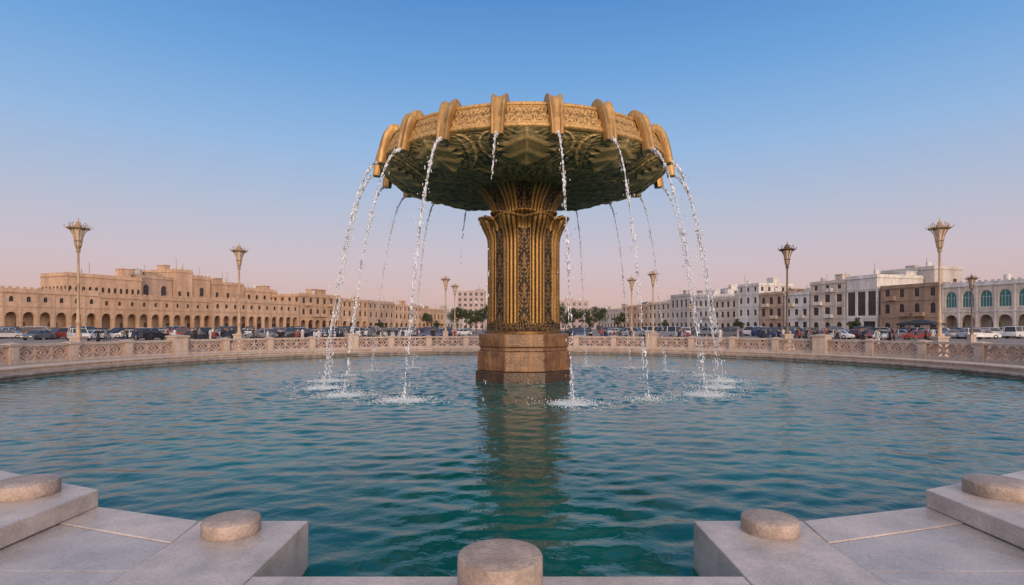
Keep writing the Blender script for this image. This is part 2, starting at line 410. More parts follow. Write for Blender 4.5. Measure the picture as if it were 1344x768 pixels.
# bowl underside: shallow, with lobes and leaf relief
bp=[(1.5,7.90),(2.2,7.82),(3.0,7.79),(3.8,7.83),(4.55,7.96),(5.15,8.15),(5.55,8.37),(5.76,8.56),(5.80,8.62)]
def smoothprof(P,x):
    n=len(P)-1; t=x*n; i=min(int(t),n-1); f=t-i
    g=lambda k:np.array(P[max(0,min(n,k))])
    p0,p1,p2,p3=g(i-1),g(i),g(i+1),g(i+2)
    return .5*((2*p1)+(-p0+p2)*f+(2*p0-5*p1+4*p2-p3)*f*f+(-p0+3*p1-3*p2+p3)*f**3)
def f_bowl(th,s):
    r0,z0=smoothprof(bp,s)
    d=smoothprof(bp,min(1,s+.01))-smoothprof(bp,max(0,s-.01)); d/=np.linalg.norm(d)
    nr,nz=d[1],-d[0]
    rel=np.zeros_like(th)
    fr=((th/(2*pi)*10+.5)%1)-.5; a=np.abs(fr)*2
    e=abs(s-.66)/.27
    hw=math.sqrt(1-e**2.0) if e<1 else 0
    dome=np.sqrt(np.clip(1-(a/max(hw*.93,1e-3))**2.4,0,1)) if hw>0 else np.zeros_like(a)
    if hw>0:
        rel=np.maximum(rel,np.exp(-((a-hw*.93)/.045)**2))
        rel=np.maximum(rel,.6*np.exp(-((a-hw*.76)/.03)**2))
    # large leaf inside each lobe: serrated outline, midrib and veins
    e4=(s-.44)/.42
    leafw=0
    leaf=np.zeros_like(a)
    if 0<e4<1:
        leafw=.52*math.sin(pi*e4**.8)*(1+.18*math.sin(s*95))
        leaf=sstep(-.04,.04,leafw-a)
    vein=(np.abs(np.sin((a*2.4+(s-.4)*11)*2.0))**4)*leaf
    spine=np.exp(-(a/.045)**2)*(1 if e<.85 else 0)
    fr2=((th/(2*pi)*20)%1)-.5; a2=np.abs(fr2)*2
    e2=abs(s-.22)/.19
    dome2=np.zeros_like(a)
    if e2<1:
        h2=math.sqrt(1-e2**2); rel=np.maximum(rel,.7*np.exp(-((a2-h2*.88)/.07)**2)); dome2=np.sqrt(np.clip(1-(a2/(h2*.88))**2,0,1))
    e3=abs(s-.86)/.09
    if e3<1:
        h3=.30*math.sqrt(1-e3**2); rel=np.maximum(rel,.8*np.exp(-(((1-a)-h3)/.04)**2))
    if s>.955: rel=np.maximum(rel,.7)
    fine2=arab(a*2.6+s*1.5,s*9+1)
    hgt=.05*rel+.08*dome+.05*leaf+.03*vein+.03*spine+.06*dome2+.025*fine2*(1-leaf)
    relc=np.maximum(np.maximum(rel*.85,spine*.7),.12+.30*leaf+.28*vein+.30*fine2*(1-leaf))
    return r0+hgt*nr,z0+hgt*nz,relc,0
grid_lathe("bowl",f_bowl,1400,190,[M_under])

rp=[(5.70,8.50),(5.82,8.50),(5.90,8.56),(5.90,8.64),(5.84,8.70),(5.70,8.98),(5.55,9.28),(5.53,9.33),(5.56,9.38),(5.53,9.46),(5.42,9.48),(5.30,9.44),(5.22,9.2),(5.2,8.9)]
def f_rim(th,s):
    r0,z0=smoothprof(rp,s)
    band=1.0 if 4.2/13<s<6.2/13 else 0.
    fm=np.abs(((th/(2*pi)*20)%1)-.5)*2
    m=arab(fm*4.2,(s-4/13)*32)
    hh=.035*m*band
    return r0+hh*.9,np.full_like(th,z0)+hh*.4,(m*.95 if band else np.full_like(th,.75)),0
grid_lathe("rim",f_rim,1400,110,[M_rimg])
mb=MB(); mb.lathe([(0.001,9.1),(5.25,9.1),(5.25,9.12),(.001,9.12)],64)
mb.obj("bowl_water",[plain("bowl_water",(.05,.12,.13),rough=.1)],fo)

def spout_mesh():
    path=[(5.26,9.42),(5.34,9.57),(5.48,9.66),(5.64,9.63),(5.79,9.47),(5.90,9.2),(5.98,8.9),(6.04,8.6),(6.08,8.34),(6.09,8.24)]
    mb=MB(); secs=[]; npth=32
    for i in range(npth):
        t=i/(npth-1); p=smoothprof(path,t); d=smoothprof(path,min(1,t+.02))-smoothprof(path,max(0,t-.02)); d/=np.linalg.norm(d)
        nr,nz=-d[1],d[0]
        if nr<0 and t>.3: nr,nz=-nr,-nz
        if t<=.3 and nz<0: nr,nz=-nr,-nz
        wd=.58-.20*t; th=.25-.04*t
        sec=[(-wd/2*.92,-th),(-wd/2,-th*.5),(-wd/2,.02),(-wd/2+.025,.06),(-wd/2+.07,.065),(-wd/2+.11,.03),(-.09,-.005),(.0,-.015),(.09,-.005),(wd/2-.11,.03),(wd/2-.07,.065),(wd/2-.025,.06),(wd/2,.02),(wd/2,-th*.5),(wd/2*.92,-th)]
        secs.append([(x,-(p[0]+h*nr),p[1]+h*nz) for x,h in sec])
    n=len(secs[0]); vs=[q for s_ in secs for q in s_]; fs=[]
    for i in range(npth-1):
        for k in range(n):
            q=(k+1)%n; fs.append((i*n+k,i*n+q,(i+1)*n+q,(i+1)*n+k))
    fs.append(tuple(range(n-1,-1,-1))); fs.append(tuple(range((npth-1)*n,npth*n)))
    mb.add(vs,fs); return mb.mesh("spout",[M_spout],50)
sm=spout_mesh()
NSP=20
sp_ang=[(i+.5)*2*pi/NSP for i in range(NSP)]
for a in sp_ang: mk("spout",sm,fo,(0,0,0),a)

# ------------------------------------------------------------------ water streams
def ico():
    t=(1+5**.5)/2
    v=np.array([(-1,t,0),(1,t,0),(-1,-t,0),(1,-t,0),(0,-1,t),(0,1,t),(0,-1,-t),(0,1,-t),(t,0,-1),(t,0,1),(-t,0,-1),(-t,0,1)],float); v/=np.linalg.norm(v[0])
    f=np.array([(0,11,5),(0,5,1),(0,1,7),(0,7,10),(0,10,11),(1,5,9),(5,11,4),(11,10,2),(10,7,6),(7,1,8),(3,9,4),(3,4,2),(3,2,6),(3,6,8),(3,8,9),(4,9,5),(2,4,11),(6,2,10),(8,6,7),(9,8,1)])
    return v,f
IV,IF=ico()
def blobs_mesh(name, C, S, mats):
    n=len(C); V=(C[:,None,:]+IV[None]*S[:,None,:]).reshape(-1,3); Fc=(IF[None]+12*np.arange(n)[:,None,None]).reshape(-1,3)
    me=bpy.data.meshes.new(name); me.from_pydata(V.tolist(),[],Fc.tolist())
    for m in mats: me.materials.append(m)
    me.polygons.foreach_set('use_smooth',[True]*len(Fc)); me.update(); return me
m,ntw,b=newmat("falling_water")
b.inputs['Base Color'].default_value=(.90,.93,.96,1); b.inputs['Roughness'].default_value=.08; b.inputs['IOR'].default_value=1.25
tcw=N(ntw,'ShaderNodeTexCoord'); nw=N(ntw,'ShaderNodeTexNoise'); nw.inputs['Scale'].default_value=9
ntw.links.new(tcw.outputs['Object'],nw.inputs['Vector']); rw=N(ntw,'ShaderNodeMapRange'); rw.inputs['From Min'].default_value=.40; rw.inputs['From Max'].default_value=.62; rw.inputs['To Min'].default_value=.1; rw.inputs['To Max'].default_value=.9
ntw.links.new(nw.outputs['Fac'],rw.inputs['Value']); ntw.links.new(rw.outputs[0],b.inputs['Transmission Weight'])
M_fall=m
M_foam=plain("foam",(.68,.74,.76),rough=.6)
splashes=[]
for i,a in enumerate(sp_ang):
    deg=math.degrees(a)%360
    near=lambda x: abs(deg-x)<2
    g=9.81; z0=8.28; r0=6.06; v=1.50+R.uniform(-.2,.2)
    T=math.sqrt(2*z0/g); dirv=np.array([math.sin(a),-math.cos(a)]); tan=np.array([math.cos(a),math.sin(a)])
    back = 95<deg<265
    weak = near(351) or near(171) or near(207)
    strength={333:1.15,315:.7,297:1.15,279:.65,9:.7,27:.75,45:.75,63:1.15,81:.7}.get(int(round(deg)),.45)
    C=[];S=[]
    nb=int(1550*strength)
    gaps=[(NR.uniform(.3,.95),NR.uniform(.008,.022)) for _ in range(6)]
    for k in range(nb):
        u=NR.rand()**.82
        t=T*u
        if weak and u>.42 and NR.rand()<.93: continue
        if any(abs(u-gc)<gw for gc,gw in gaps) and NR.rand()<.8: continue
        br=.5+.5*math.sin(t*27+i*2+1.5*math.sin(t*9+i)+NR.rand()*.6)
        if u>.22 and NR.rand()>br*.7+.35: continue
        rr=r0+v*t; z=z0-.5*g*t*t
        spread=.012+.042*u**1.2
        ph=t*13+(k%2)*2.6+i
        sxx=spread*(.8*math.sin(ph)+NR.normal(0,.34)); syy=spread*(.8*math.cos(ph*1.3)+NR.normal(0,.34))
        if NR.rand()<.12: sxx+=NR.normal(0,.17*u+.01); syy+=NR.normal(0,.17*u+.01)
        C.append((dirv[0]*(rr+syy)+tan[0]*sxx, dirv[1]*(rr+syy)+tan[1]*sxx, z+NR.normal(0,.02)))
        q=NR.uniform(.007,.0175); S.append((q,q,q*NR.uniform(1.5,5.5)))
    me=blobs_mesh("water_stream",np.array(C),np.array(S),[M_fall])
    so_=mk("water_stream",me,None,(FC[0],FC[1],0))
    tag(so_,"stream of white water falling from a golden spout" if not weak else "short stream of water breaking into spray","water","water streams falling from the bowl spouts")
    rope=MB(); pu=.85 if not weak else .36
    for st in range(2):
        pts=[];rd=[]
        for k in range(80):
            u=k/79*pu; t=T*u; rr=r0+v*t; z=z0+.04-.5*g*t*t; ph=t*13+st*2.8+i; s_=.012+.030*u
            sx1=s_*math.sin(ph); sy1=s_*math.cos(ph*1.2)
            pts.append((dirv[0]*(rr+sy1)+tan[0]*sx1,dirv[1]*(rr+sy1)+tan[1]*sx1,z)); rd.append(max(.002,(.017*(1-u/pu)**.6*strength**.5+.003)*(.6+.7*math.sin(k*1.1+st*2+i))))
        rope.tube(pts,rd,6)
    rope.obj("water_rope",[M_fall],so_,60)
    lr=r0+v*T; lx,ly=dirv*lr
    if not weak:
        sz = .5 if (back or near(27)) else 1.0
        splashes.append((FC[0]+lx,FC[1]+ly,sz))
        C=[];S=[]
        for k in range(int(620*sz)):
            rad=abs(NR.normal(0,.46))*(.6+.4*sz); an=NR.rand()*2*pi
            zz=abs(NR.normal(0,.035))*math.exp(-rad*1.2)+.015 if NR.rand()<.70 else abs(NR.normal(0,.28))*math.exp(-rad*5)*sz
            C.append((lx+rad*math.cos(an)*1.5,ly+rad*math.sin(an)*1.3,zz)); q=NR.uniform(.006,.016); S.append((q*1.5,q*1.5,q*.8))
        sp=mk("splash",blobs_mesh("splash",np.array(C),np.array(S),[M_foam]),so_); sp["kind"]="stuff"

# ------------------------------------------------------------------ pool water
step=.07; RW=21.0
xs=np.arange(-RW,RW+step,step)
X,Y=np.meshgrid(xs+PC[0],xs+PC[1])
H=np.zeros_like(X)
for k in range(90):
    lam=math.exp(NR.uniform(math.log(.24),math.log(1.25))); kk=2*pi/lam
    an=-pi/2+NR.normal(0,.55); slope=.0130
    if lam>.85: slope*=.7
    H+=slope/kk*np.sin(kk*(X*math.cos(an)+Y*math.sin(an))+NR.rand()*6.28+1.3*np.sin(X*.33+NR.rand()*6)+1.1*np.sin(Y*.41+NR.rand()*6))
env=.85+.3*np.sin(X*.35+1)*np.sin(Y*.28+.5); H*=env
rc=np.hypot(X-FC[0],Y-FC[1])
ch=np.zeros_like(X)
for k in range(24):
    lam=NR.uniform(.22,.6); kk=2*pi/lam; an=NR.uniform(0,2*pi); ch+=.034/kk*np.sin(kk*(X*math.cos(an)+Y*math.sin(an))+NR.rand()*6.28)
H+=ch*np.exp(-np.clip(rc-8.3,0,None)**2/3.0)
foam=np.zeros_like(X)
for (sx_,sy_,sz) in splashes:
    d=np.hypot((X-sx_)/1.25,Y-sy_)
    H+=.014*sz*np.exp(-d/1.8)*np.sin(d*9+NR.rand()*6)
    foam=np.maximum(foam,np.exp(-(d/.62)**2)*1.05*sz)
    foam=np.maximum(foam,.40*np.exp(-(d/1.35)**2)*sz)
foam=np.maximum(foam,.28*np.exp(-((rc-7.2)/2.6)**2))
foam=np.maximum(foam,.35*np.exp(-((rc-2.5)/1.0)**2))
mask=np.hypot(X-PC[0],Y-PC[1])<RW
vid=-np.ones(X.shape,int); vid[mask]=np.arange(mask.sum())
q=mask[:-1,:-1]&mask[1:,:-1]&mask[:-1,1:]&mask[1:,1:]
fa=np.stack([vid[:-1,:-1][q],vid[:-1,1:][q],vid[1:,1:][q],vid[1:,:-1][q]],-1)
me=bpy.data.meshes.new("water"); me.from_pydata(np.stack([X[mask],Y[mask],H[mask]],-1).tolist(),[],fa.tolist())
me.polygons.foreach_set('use_smooth',[True]*len(fa))
at=me.attributes.new('foam','FLOAT','POINT'); at.data.foreach_set('value',foam[mask].astype(np.float32)); me.update()
m,ntw,b=newmat("pool_water"); L=ntw.links
tcw=N(ntw,'ShaderNodeTexCoord')
b.inputs['IOR'].default_value=1.33; b.inputs['Specular IOR Level'].default_value=.45
b.inputs['Specular Tint'].default_value=(.52,.98,.84,1)
nb_=N(ntw,'ShaderNodeTexNoise'); nb_.inputs['Scale'].default_value=5.0; nb_.inputs['Detail'].default_value=4; L.new(tcw.outputs['Object'],nb_.inputs['Vector'])
nb2=N(ntw,'ShaderNodeTexNoise'); nb2.inputs['Scale'].default_value=.25; nb2.inputs['Detail'].default_value=3; L.new(tcw.outputs['Object'],nb2.inputs['Vector'])
bpn=N(ntw,'ShaderNodeBump'); bpn.inputs['Strength'].default_value=.28; bpn.inputs['Distance'].default_value=.045; L.new(nb_.outputs['Fac'],bpn.inputs['Height']); L.new(bpn.outputs['Normal'],b.inputs['Normal'])
rc_=N(ntw,'ShaderNodeValToRGB'); rc_.color_ramp.elements[0].color=(.001,.052,.047,1); rc_.color_ramp.elements[1].color=(.003,.105,.092,1); rc_.color_ramp.elements[0].position=.35; rc_.color_ramp.elements[1].position=.65
L.new(nb2.outputs['Fac'],rc_.inputs['Fac'])
fat=N(ntw,'ShaderNodeAttribute'); fat.attribute_name='foam'
nf=N(ntw,'ShaderNodeTexNoise'); nf.inputs['Scale'].default_value=7; nf.inputs['Detail'].default_value=8; nf.inputs['Roughness'].default_value=.75; L.new(tcw.outputs['Object'],nf.inputs['Vector'])
sm_=N(ntw,'ShaderNodeMath',operation='ADD'); L.new(fat.outputs['Fac'],sm_.inputs[0]); L.new(nf.outputs['Fac'],sm_.inputs[1])
fr_=N(ntw,'ShaderNodeMapRange'); fr_.inputs['From Min'].default_value=.84; fr_.inputs['From Max'].default_value=1.32; L.new(sm_.outputs[0],fr_.inputs['Value'])
mixc=N(ntw,'ShaderNodeMix',data_type='RGBA'); L.new(fr_.outputs[0],mixc.inputs[0]); L.new(rc_.outputs['Color'],mixc.inputs[6]); mixc.inputs[7].default_value=(.62,.70,.72,1)
L.new(mixc.outputs[2],b.inputs['Base Color'])
rg=N(ntw,'ShaderNodeMapRange'); rg.inputs['To Min'].default_value=.05; rg.inputs['To Max'].default_value=.7; L.new(fr_.outputs[0],rg.inputs['Value']); L.new(rg.outputs[0],b.inputs['Roughness'])
me.materials.append(m)
o=mk("water",me); tag(o,"rippled teal pool water",kind="structure")

# ------------------------------------------------------------------ balustrade
NB=48; RB=24.1; hb=.38
da=2*pi/NB; plen=2*RB*math.sin(da/2)
def post_meshes(wd,h):
    a=MB(); a.box(-wd/2-.04,wd/2+.04,-wd/2-.04,wd/2+.04,0,.14); a.box(-wd/2,wd/2,-wd/2,wd/2,.142,h-.12)
    a.box(-wd/2+.08,wd/2-.08,-wd/2-.02,wd/2+.02,.24,h-.22)
    c=MB(); c.box(-wd/2-.07,wd/2+.07,-wd/2-.07,wd/2+.07,h-.118,h-.03); 
    c.add([(-wd/2-.04,-wd/2-.04,h-.03),(wd/2+.04,-wd/2-.04,h-.03),(wd/2+.04,wd/2+.04,h-.03),(-wd/2-.04,wd/2+.04,h-.03),(0,0,h+.06)],[(0,1,4),(1,2,4),(2,3,4),(3,0,4)])
    return a.mesh("shaft",[M_bal2],30),c.mesh("cap",[M_bal2],30)
smallp=post_meshes(.46,1.0); bigp=post_meshes(.86,1.24)
pl=plen-.54
def bar(l,x0,z0,x1,z1,hw,yh):
    dx,dz=x1-x0,z1-z0; ln_=math.hypot(dx,dz); nx_,nz_=-dz/ln_*hw,dx/ln_*hw
    p=[(x0-nx_,z0-nz_),(x1-nx_,z1-nz_),(x1+nx_,z1+nz_),(x0+nx_,z0+nz_)]
    vs=[(a_,-yh,b2) for a_,b2 in p]+[(a_,yh,b2) for a_,b2 in p]
    l.add(vs,[(0,1,2,3),(7,6,5,4),(0,4,5,1),(1,5,6,2),(2,6,7,3),(3,7,4,0)])
def panel_meshes():
    t=MB(); t.box(-pl/2,pl/2,-.15,.15,.82,.95)
    b_=MB(); b_.box(-pl/2,pl/2,-.14,.14,0,.15)
    l=MB(); n=3; cw=pl/n; z0,z1=.152,.818; zm=(z0+z1)/2
    for i in range(n):
        cx=-pl/2+cw*(i+.5); h=cw/2
        bar(l,cx-h,zm,cx,z1-.02,.045,.05); bar(l,cx,z1-.02,cx+h,zm,.045,.052)
        bar(l,cx+h,zm,cx,z0+.02,.045,.054); bar(l,cx,z0+.02,cx-h,zm,.045,.056)
        vs=[];fs=[];k=14
        for j in range(k):
            a=2*pi*j/k
            for rr,yy in ((.15,-.045),(.075,-.045),(.075,.045),(.15,.045)): vs.append((cx+rr*math.cos(a),yy,zm+rr*math.sin(a)))
        for j in range(k):
            q_=(j+1)%k
            for e_ in range(4):
                f2=(e_+1)%4; fs.append((j*4+e_,q_*4+e_,q_*4+f2,j*4+f2))
        l.add(vs,fs)
        l.box(cx-.035,cx+.035,-.038,.038,zm+.14,z1); l.box(cx-.035,cx+.035,-.038,.038,z0,zm-.14)
        l.box(cx-h-.045,cx-h+.045,-.065,.065,z0,z1)
        if i==n-1: l.box(cx+h-.045,cx+h+.002,-.065,.065,z0,z1)
    return t.mesh("top_rail",[M_bal2],30),b_.mesh("bottom_rail",[M_bal2],30),l.mesh("lattice",[M_bal],30)
pm=panel_meshes()
for i in range(NB):
    a=i*da+da*.35
    x,y=PC[0]+RB*math.cos(a),PC[1]+RB*math.sin(a)
    am=a+da/2; rm=RB*math.cos(da/2)
    mx_,my_=PC[0]+rm*math.cos(am),PC[1]+rm*math.sin(am)
    if y>11:
        big=i%4==0
        e=mk("stone_pier",None,None,(x,y,hb),a+pi/2); tag(e,"tall capped stone balustrade pier" if big else "small capped stone balustrade post","post","stone balustrade posts")
        pmsh=bigp if big else smallp
        mk("shaft",pmsh[0],e); mk("cap",pmsh[1],e)
    if my_>11:
        e=mk("stone_balustrade",None,None,(mx_,my_,hb),am+pi/2); tag(e,"pierced cream stone balustrade with diamond pattern","balustrade","stone balustrades around the pool")
        mk("top_rail",pm[0],e); mk("bottom_rail",pm[1],e); mk("lattice",pm[2],e)

# ------------------------------------------------------------------ street lamps
def lamp_parts(mat):
    b_=MB(); b_.box(-.42,.42,-.42,.42,0,.5); b_.box(-.34,.34,-.34,.34,.503,1.25); b_.box(-.4,.4,-.4,.4,1.253,1.36)
    p=MB(); p.lathe([(.2,1.36),(.2,1.5),(.13,1.6),(.12,2.2),(.16,2.28),(.16,2.36),(.105,2.45),(.085,4.8),(.12,4.86),(.12,4.94),(.08,5.0),(.065,6.9),(.12,6.98),(.14,7.08),(.09,7.16)],14)
    h=MB()
    for k in range(8):
        a=2*pi*k/8; c,s_=math.cos(a),math.sin(a)
        pts=[(.08,7.1),(.17,7.35),(.22,7.75),(.29,8.1),(.45,8.40),(.68,8.54),(.78,8.64),(.72,8.72)]
        h.tube([(r*c,r*s_,z) for r,z in pts],[.028,.028,.026,.026,.026,.026,.025,.015],5)
        pts=[(.42,8.56),(.52,8.74),(.46,8.90),(.38,8.82)]
        h.tube([(r*c,r*s_,z) for r,z in pts],[.03,.025,.025,.015],5)
    h.lathe([(.22,7.68),(.26,7.71),(.22,7.74),(.19,7.71),(.22,7.68)],16)
    h.lathe([(.45,8.46),(.62,8.52),(.64,8.57),(.45,8.62),(.25,8.66),(.2,8.66),(.2,8.5),(.45,8.46)],20)
    g=MB(); g.lathe([(.05,7.16),(.14,7.38),(.19,7.8),(.26,8.12),(.38,8.40),(.34,8.46),(.05,8.48)],16)
    f=MB(); f.lathe([(.20,8.66),(.22,8.74),(.11,8.84),(.14,8.92),(.06,9.0),(.03,9.12),(.001,9.3)],10)
    return [("base",b_.mesh("base",[M_bal2],30)),("pole",p.mesh("pole",[mat],40)),("lamp_head",h.mesh("lamp_head",[mat],40)),("lamp_glass",g.mesh("lamp_glass",[M_fruit],40)),("finial",f.mesh("finial",[mat],40))]
LP=lamp_parts(M_lampm); LD=lamp_parts(M_lampd)
def lamp(px,d,sc=1.0,parts=LP,label="ornate golden bronze street lamp with flared head"):
    e=mk("street_lamp",None,None,(wx(px,d),d,GZ)); e.scale=(sc,)*3
    tag(e,label,"street lamp","ornate street lamps around the plaza")
    for n_,m_ in parts: mk(n_,m_,e)
lamp(103,38); lamp(1233,38); lamp(314,49.5); lamp(1033,48.6,parts=LD,label="dark bronze ornate street lamp on stone base"); lamp(585,80); lamp(597,94); lamp(829,81); lamp(857,72); lamp(1275,62,.84,LD,"short dark bronze street lamp on stone base")
lamp(443,130,.8); lamp(905,130,.8)

# ------------------------------------------------------------------ buildings
def bmat(name,c,c2=None):
    return stone(name,c,c2 or tuple(x*.78 for x in c),rough=.85,scale=.14,fine=9,bump=.15,grain=.4,stain=.3)
B_sand=bmat("sandstone_wall",(.68,.47,.32)); B_sand2=bmat("golden_sandstone_wall",(.62,.42,.275)); B_cream=bmat("cream_plaster",(.70,.61,.51)); B_white=bmat("white_plaster",(.78,.75,.71)); B_brown=bmat("brown_stone_wall",(.40,.28,.20)); B_grey=bmat("pale_grey_plaster",(.60,.56,.52)); B_dim=bmat("dim_tan_plaster",(.55,.40,.30)); B_far=bmat("haze_tinted_far_plaster",(.52,.43,.40),(.47,.39,.37))  # B_far: distance haze painted into the wall colour as a pinkish-grey tint
wcache={}
def outline(w_,h_,arch,n=8):
    if arch:
        sp=max(.1,h_-w_*.55); pts=[(-w_/2,0),(-w_/2,sp)]
        for k in range(1,n): 
            t=pi-pi*k/n; pts.append((w_/2*math.cos(t),sp+(h_-sp)*math.sin(t)**.9))
        pts+=[(w_/2,sp),(w_/2,0)]
    else: pts=[(-w_/2,0),(-w_/2,h_),(w_/2,h_),(w_/2,0)]
    return pts
def win_mesh(w_,h_,arch,glass,frame):
    key=(round(w_,2),round(h_,2),arch,glass.name,frame.name)
    if key in wcache: return wcache[key]
    mb=MB(); o=outline(w_,h_,arch); n=len(o)
    mb.add([(x,0,z) for x,z in o],[tuple(range(n-1,-1,-1))],0)
    inn=[(x*.86,.05*h_+z*.9) for x,z in o]
    vs=[(x,-.06,z) for x,z in o]+[(x,-.06,z) for x,z in inn]
    mb.add(vs,[(i,n+i,n+(i+1)%n,(i+1)%n)[::-1] for i in range(n)],1)
    mb.box(-.035,.035,-.07,-.02,.02,h_*.94,1); 
    if h_>1.6: mb.box(-w_*.45,w_*.45,-.075,-.03,h_*.6,h_*.6+.07,1)
    if w_>1.6:
        for q_ in (-.25,.25): mb.box(q_*w_-.03,q_*w_+.03,-.065,-.02,.02,h_*.7,1)
    wcache[key]=mb.mesh("window",[glass,frame],0); return wcache[key]
def arcade_cell(mb,T,u0,u1,z0,z1,w_,h_,sill,arch,dep,mat=0):
    c=(u0+u1)/2; o=[(c+x,z0+sill+z) for x,z in outline(w_,h_,arch)]
    a,b_=o[0][0],o[-1][0]
    q=lambda u,z,w=0:T(u,w,z)
    def quad(ua,za,ub,zb): mb.add([q(ua,za),q(ub,za),q(ub,zb),q(ua,zb)],[(0,1,2,3)],mat)
    quad(u0,z0,a,z1); quad(b_,z0,u1,z1)
    if sill>0: quad(a,z0,b_,z0+sill)
    for k in range(1,len(o)-2):
        p,r=o[k],o[k+1]
        mb.add([q(*p),q(*r),q(r[0],z1),q(p[0],z1)],[(0,1,2,3)],mat)
    m_=len(o)
    vs=[q(x,z) for x,z in o]+[q(x,z,dep) for x,z in o]
    fs=[(i,m_+i,m_+i+1,i+1) for i in range(m_-1)]
    if sill>0: fs.append((m_-1,2*m_-1,m_,0))
    mb.add(vs,fs,mat)
def building(P0,P1,D,floors,wall,label,roofline="parapet",huts=0,name="building",sides=(True,True),trim=None,z=GZ,cat="building",balc=None):
    P0=Vector(P0);P1=Vector(P1); Lh=(P1-P0).length; rz=math.atan2(P1.y-P0.y,P1.x-P0.x)
    e=mk(name,None,None,(P0.x,P0.y,z),rz); tag(e,label,cat)
    mb=MB(); tr=MB()
    frames=[(lambda u,w_,zz:(u,w_,zz),Lh,0,lambda u,w_:(u,w_))]
    if sides[1]: frames.append((lambda u,w_,zz:(Lh-w_,u,zz),D,pi/2,lambda u,w_:(Lh-w_,u)))
    else: mb.add([(Lh,0,0),(Lh,D,0),(Lh,D,sum(f['h'] for f in floors)),(Lh,0,sum(f['h'] for f in floors))],[(0,1,2,3)])
    if sides[0]: frames.append((lambda u,w_,zz:(w_,D-u,zz),D,-pi/2,lambda u,w_:(w_,D-u)))
    else: mb.add([(0,D,0),(0,0,0),(0,0,sum(f['h'] for f in floors)),(0,D,sum(f['h'] for f in floors))],[(0,1,2,3)])
    H_=sum(f['h'] for f in floors)
    mb.add([(Lh,D,0),(0,D,0),(0,D,H_),(Lh,D,H_)],[(0,1,2,3)])
    mb.add([(0,0,H_),(Lh,0,H_),(Lh,D,H_),(0,D,H_)],[(0,1,2,3)])
    cnt=0
    for fi_,(T,ln,rot,P) in enumerate(frames):
        zz=0
        for f in floors:
            h=f['h']; bay=f.get('bay',3); n=max(1,int(round(ln/bay))); cw=ln/n
            if f.get('w') is None or (fi_>0 and f.get('frontonly')):
                mb.add([T(0,0,zz),T(ln,0,zz),T(ln,0,zz+h),T(0,0,zz+h)],[(0,1,2,3)])
            else:
                for k in range(n):
                    w_=min(f['w'],cw*.85); dep=f.get('dep',.3)
                    skip=f.get('skip',0) and ((k*7+int(zz)*3+int(Lh))%f['skip']==0)
                    if skip: mb.add([T(k*cw,0,zz),T((k+1)*cw,0,zz),T((k+1)*cw,0,zz+h),T(k*cw,0,zz+h)],[(0,1,2,3)]); continue
                    arcade_cell(mb,T,k*cw,(k+1)*cw,zz,zz+h,w_,f['oh'],f.get('sill',1),f.get('arch',False),dep)
                    if f.get('glass') and cnt<100:
                        pm_=win_mesh(w_,f['oh'],f.get('arch',False),f['glass'],f.get('frame',M_frame))
                        px_,py_=P((k+.5)*cw,dep-.02)
                        mk("window",pm_,e,(px_,py_,zz+f.get('sill',1)),rot); cnt+=1
            zz+=h
    zz=0
    for j,f in enumerate(floors):
        zz+=f['h']
        if j==len(floors)-1: tr.box(-.22,Lh+.22,-.22,D+.1,zz-.12,zz+.16)
        else: tr.box(-.1,Lh+.1,-.12,.0-.002,zz-.1,zz+.12)
        if f.get('pil'):
            n=max(1,int(round(Lh/f['bay']))); cw=Lh/n
            for k in range(n+1): tr.box(k*cw-.16,k*cw+.16,-.1,-.003,zz-f['h']+.13,zz-.13)
    if balc:
        zb_=floors[0]['h']+.15
        for j in range(1,len(floors)):
            x=2.0
            while x<Lh-3:
                if (int(x)+j)%2==0:
                    bb=MB(); bb.box(x,x+2.4,-1.1,-.122,zb_,zb_+.15); bb.box(x,x+2.4,-1.1,-1.02,zb_+.152,zb_+1.0); bb.box(x,x+.08,-1.018,-.122,zb_+.152,zb_+1.0); bb.box(x+2.32,x+2.4,-1.018,-.122,zb_+.152,zb_+1.0)
                    bb.obj("balcony",[balc],e,smooth=0)
                x+=3.6
            zb_+=floors[j]['h']
    if floors[0].get('arcade'):
        mb.add([(0.1,3.2,0),(Lh-.1,3.2,0),(Lh-.1,3.2,floors[0]['h']),(0.1,3.2,floors[0]['h'])],[(0,1,2,3)])
        mb.add([(0.1,.1,floors[0]['h']-.05),(Lh-.1,.1,floors[0]['h']-.05),(Lh-.1,3.2,floors[0]['h']-.05),(0.1,3.2,floors[0]['h']-.05)],[(3,2,1,0)])
        n=max(1,int(round(Lh/floors[0]['bay']))); cw=Lh/n
        for k in range(n):
            if k%2==0:
                dd=MB(); dd.box((k+.5)*cw-.8,(k+.5)*cw+.8,3.05,3.19,0,2.8); dd.obj("door",[M_frame],e,smooth=0)
    zt=H_+.16
    tr.box(-.05,Lh+.05,-.05,.25,zt+.002,zt+.6); tr.box(-.05,.25,.252,D,zt+.002,zt+.6); tr.box(Lh-.25,Lh+.05,.252,D,zt+.002,zt+.6); tr.box(.252,Lh-.252,D-.3,D,zt+.002,zt+.6)
    if roofline=="merlon":
        x=0.0
        while x<Lh-.6: tr.box(x,x+.65,-.04,.22,zt+.602,zt+.95); x+=1.25
    mb.obj("wall",[wall],e,smooth=0); tr.obj("cornice",[trim or wall],e,smooth=0)
